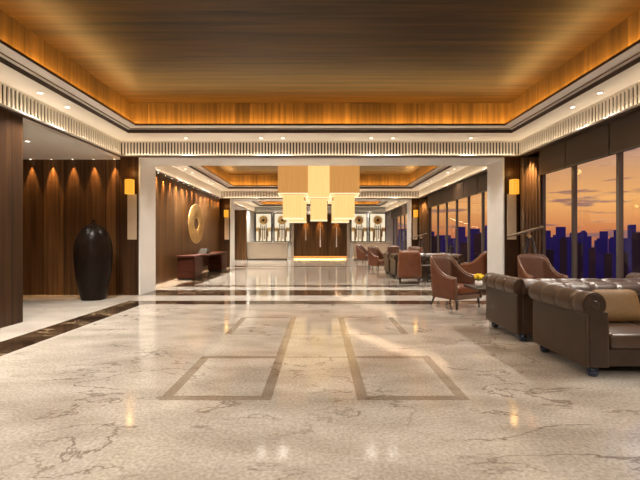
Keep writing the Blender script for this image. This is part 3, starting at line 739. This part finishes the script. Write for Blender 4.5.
# ------------------------------------------------------------------ tub armchair
def make_chair(label):
    t = thing('armchair', label, 'armchair', (0, 0, 0), 0, 'russet leather tub armchairs')
    # plan path of the shell, from front right arm round the back to front left arm (faces -y)
    hwf, hwb, yf, yb = .325, .265, -.33, .32
    path = []
    def add(x, y, h_): path.append((x, y, h_))
    n = 10
    for i in range(n + 1):
        u = i / n; x = -(hwf + (hwb + .02 - hwf) * u); y = yf + (.20 - yf) * u
        add(x, y, .56 + .04 * u + .22 * max(0, (u - .35) / .65) ** 2.0)
    for i in range(1, 7):
        a = i / 6 * PI / 2; x = -(hwb - .10) - .12 * math.cos(a); y = .20 + .12 * math.sin(a)
        add(x, y, .82 + .11 * math.sin(a) ** .7)
    left = [(-x, y, h_) for x, y, h_ in path[::-1]]
    mid = [(x, .32 + .02 * math.cos(x / .165 * PI / 2), .935) for x in (-.10, -.05, 0, .05, .10)]
    P = path + mid + left
    def off(i, d):
        p0 = Vector(P[max(i - 1, 0)][:2]); p1 = Vector(P[min(i + 1, len(P) - 1)][:2]); q = (p1 - p0).normalized(); nrm = Vector((-q.y, q.x))
        return Vector(P[i][:2]) + nrm * d
    def flare(i, z):  # back rakes slightly outwards with height
        x, y, h_ = P[i]; k = max(0, (y + .1) / .45)
        return .07 * k * (z - .17) / .78
    zb = .17
    def shell(d, m, name, z0, dz=0):
        b = MB(); V = []
        for i, (x, y, h_) in enumerate(P):
            row = []
            for j in range(9):
                z = z0 + (h_ + dz - z0) * j / 8
                p = off(i, d); row.append(b.bm.verts.new((p.x, p.y + flare(i, z), z)))
            V.append(row)
        for i in range(len(V) - 1):
            for j in range(8): b.bm.faces.new((V[i][j], V[i + 1][j], V[i + 1][j + 1], V[i][j + 1]))
        o = b.build(name, m, t, smooth=True)
        md = o.modifiers.new('thickness', 'SOLIDIFY'); md.thickness = .022; md.offset = 0
        return o
    shell(.012, M['tan'], 'outer_shell', zb); shell(-.014, M['tan_in'], 'inner_backrest', .30, -.004)
    pts = [(off(i, 0).x, off(i, 0).y + flare(i, P[i][2]), P[i][2] + .006) for i in range(len(P))]
    pts = [(pts[0][0], pts[0][1] - .012, .18)] + [(pts[0][0], pts[0][1] - .014, .5)] + pts + [(pts[-1][0], pts[-1][1] - .014, .5)] + [(pts[-1][0], pts[-1][1] - .012, .18)]
    MB().tube(pts, .019, 8).build('top_rail', M['trim_wood'], t, smooth=True)
    MB().box(-.30, .30, -.335, .26, .17, .25, .01).build('seat_frame', M['trim_wood'], t)
    def cush(u, v): return (0, 0, 0)
    MB().box(-.285, .285, -.345, .27, .252, .41, .045, 4).build('seat_cushion', M['tan'], t, smooth=True)
    for sx in (-1, 1):
        MB().cyl((sx * .29, -.31, .172), (sx * .295, -.325, 0), .024, .013, 10).build('leg', M['leg_dark'], t, smooth=True)
        MB().cyl((sx * .24, .27, .172), (sx * .25, .34, 0), .024, .013, 10).build('leg', M['leg_dark'], t, smooth=True)
    return t
def face(dx, dy): return math.atan2(dx, -dy)     # chair faces -y at rz = 0
c0 = make_chair('russet tub armchair in front, left of the portal column, angled to the sofas'); c0.location = (2.52, 7.70, 0); c0.rotation_euler = (0, 0, face(.5, -.866))
copy_thing(c0, (4.27, 7.95, 0), face(0, -1), 'brown tub armchair behind the nearest sofas in front of the windows')
copy_thing(c0, (2.56, 11.75, 0), face(.22, .97), 'tub armchair seen from behind, in the aisle of the middle room')
copy_thing(c0, (4.42, 11.45, 0), face(-.62, .78), 'russet tub armchair half hidden behind the right portal column')
copy_thing(c0, (2.42, 17.05, 0), face(.6, -.8), 'tub armchair at the far left corner of the middle room sofas')
copy_thing(c0, (4.05, 17.2, 0), face(0, -1), 'tub armchair at the far window side of the middle room sofas')
copy_thing(c0, (2.38, 22.0, 0), face(.7, -.7), 'tub armchair in the far room, the farthest on the left before the counter')
copy_thing(c0, (3.55, 19.9, 0), face(-.2, -1), 'tub armchair in the far room near its window corner')

# ------------------------------------------------------------------ coffee tables + flowers
def coffee_table(x, y, label, sx=.75, sy=.42):
    t = thing('coffee_table', label, 'table', (x, y, 0), 0, 'dark coffee tables')
    MB().box(-sx, sx, -sy, sy, .44, .48, .006).build('table_top', M['leg_dark'], t)
    MB().box(-sx * .45 + .026, sx * .45 - .026, -sy + .10, sy - .10, .16, .18).build('shelf', M['leg_dark'], t)
    for a in (-1, 1): MB().box(a * sx * .45 - .025, a * sx * .45 + .025, -sy + .08, sy - .08, 0, .44).build('leg', M['leg_dark'], t)
    return t
coffee_table(3.25, 6.72, 'dark wood coffee table between the back sofa and the armchairs', .78, .34)
coffee_table(3.45, 12.35, 'dark wood coffee table behind the aisle armchair in the middle room', .6, .3)
coffee_table(3.25, 6.72 + PITCH, 'dark wood coffee table on the far side of the middle room sofas', .78, .34)
coffee_table(2.62, 21.2, 'small dark table beside the far room armchair', .2, .2)
def flowers(x, y, z, label):
    t = thing('flower_vase', label, 'flowers', (x, y, z), 0, 'yellow flowers in small white pots'); t.scale = (1.35, 1.35, 1.35)
    MB().lathe([(0, 0), (.035, 0), (.045, .03), (.04, .07), (.034, .07), (.03, .02), (0, .02)], 20).build('pot', M['white'], t, smooth=True)
    b = MB(); random.seed(3)
    for i in range(9):
        a = i * 2.4; r = .018 + .03 * (i % 3) / 2
        c = Vector((r * math.cos(a), r * math.sin(a), .12 + .018 * math.cos(i)))
        mm = Matrix.Translation(c) @ Matrix.Diagonal((1, 1, .8, 1))
        bmesh.ops.create_icosphere(b.bm, subdivisions=2, radius=.024, matrix=mm)
    b.build('blooms', M['yellow'], t, smooth=True)
    b = MB()
    for i in range(6): a = i * 1.05; b.tube([(0, 0, .04), (.02 * math.cos(a), .02 * math.sin(a), .08), (.03 * math.cos(a), .03 * math.sin(a), .12)], .004, 6)
    b.build('stems', M['green'], t)
flowers(2.60, 6.72, .481, 'small yellow bouquet in a white pot beside the back sofa arm')
flowers(2.60, 21.2, .481, 'small yellow bouquet in a white pot on the far room table')

# ------------------------------------------------------------------ telescopes
def telescope(x, y, label):
    t = thing('telescope', label, 'telescope', (x, y, 0), 0, 'telescopes on tripods by the windows')
    hub = Vector((0, 0, 1.34))
    d = Vector((.95, -.05, .26)).normalized()
    c = hub + Vector((0, 0, .09))
    b = MB(); b.cyl(c - d * .40, c + d * .18, .026, .034, 20); b.cyl(c + d * .18, c + d * .30, .040, .042, 20); b.cyl(c - d * .46, c - d * .40, .018, .018, 16)
    autosmooth(b.build('tube', M['tube'], t), 40)
    b = MB(); b.cyl(hub - Vector((0, 0, .06)), hub + Vector((0, 0, .07)), .022); b.cyl(hub - Vector((0, 0, .05)), hub - Vector((0, 0, 0.0)), .06, .05, 16); b.box(-.03, .03, -.03, .03, 1.40, 1.42)
    b.build('mount', M['brass'], t)
    for i in range(3):
        a = math.radians(200 + 120 * i); e = Vector((math.cos(a) * .36, math.sin(a) * .36, 0))
        o = MB().cyl((math.cos(a) * .05, math.sin(a) * .05, 1.31), e, .028, .020, 10).build('leg', M['leg_dark'], t, smooth=True)
telescope(4.38, 8.60, 'bronze telescope on a dark tripod in the window corner of the near room')
telescope(4.42, 8.60 + PITCH, 'bronze telescope on a dark tripod in the window corner of the middle room')

# ------------------------------------------------------------------ city outside
sbox('ground', (20, 1400, -300, 1400, -62, -60), M['ground'])
random.seed(12)
towers = []
u = 0.13
while u < 2.2:                      # u = x/y as seen from the lobby
    k = len(towers) % 3
    D = (190, 290, 400)[k] + random.uniform(-8, 8)
    wpx = random.uniform(.020, .030) * (1 if u < 1.1 else 2.4)
    top = (random.uniform(-.03, .014), random.uniform(-.002, .018), random.choice((.006, .010, .014, .020, .028)) + random.uniform(-.004, .004))[k]
    towers.append((D, math.atan(u + wpx / 2), wpx, top, k > 0)); u += random.uniform(.010, .0135) * (1 if u < 1.1 else 2.4)
for i, (D, ang, wpx, top, far) in enumerate(towers):
    x, y = D * math.sin(ang), D * math.cos(ang); wd = D * wpx * .85 * math.cos(ang) ** 2; hh = 1.25 + D * top + 60
    kind = ('flat topped', 'stepped', 'spired')[random.choices((0, 1, 2), (5, 3, 1))[0]]
    b = MB(); b.box(-wd / 2, wd / 2, -wd / 2, wd / 2, 0, hh)
    if kind == 'stepped': b.box(-wd / 4, wd / 3, -wd / 4, wd / 4, hh, hh + wd * .25)
    if kind == 'spired': b.box(-wd / 6, wd / 6, -wd / 6, wd / 6, hh, hh + wd * .3); b.cyl((0, 0, hh + wd * .3), (0, 0, hh + wd * .8), wd * .04, .05, 6)
    o = b.build('tower_block', M['tower_haze'] if far else M['tower_dark'], cat='building', group='towers of the dusk skyline',
                label='%s %s tower outside the windows, number %d from the left' % (kind, 'dusk-hazed indigo' if far else 'near black', i + 1))
    o.location = (x, y, -60); o.rotation_euler = (0, 0, -ang)
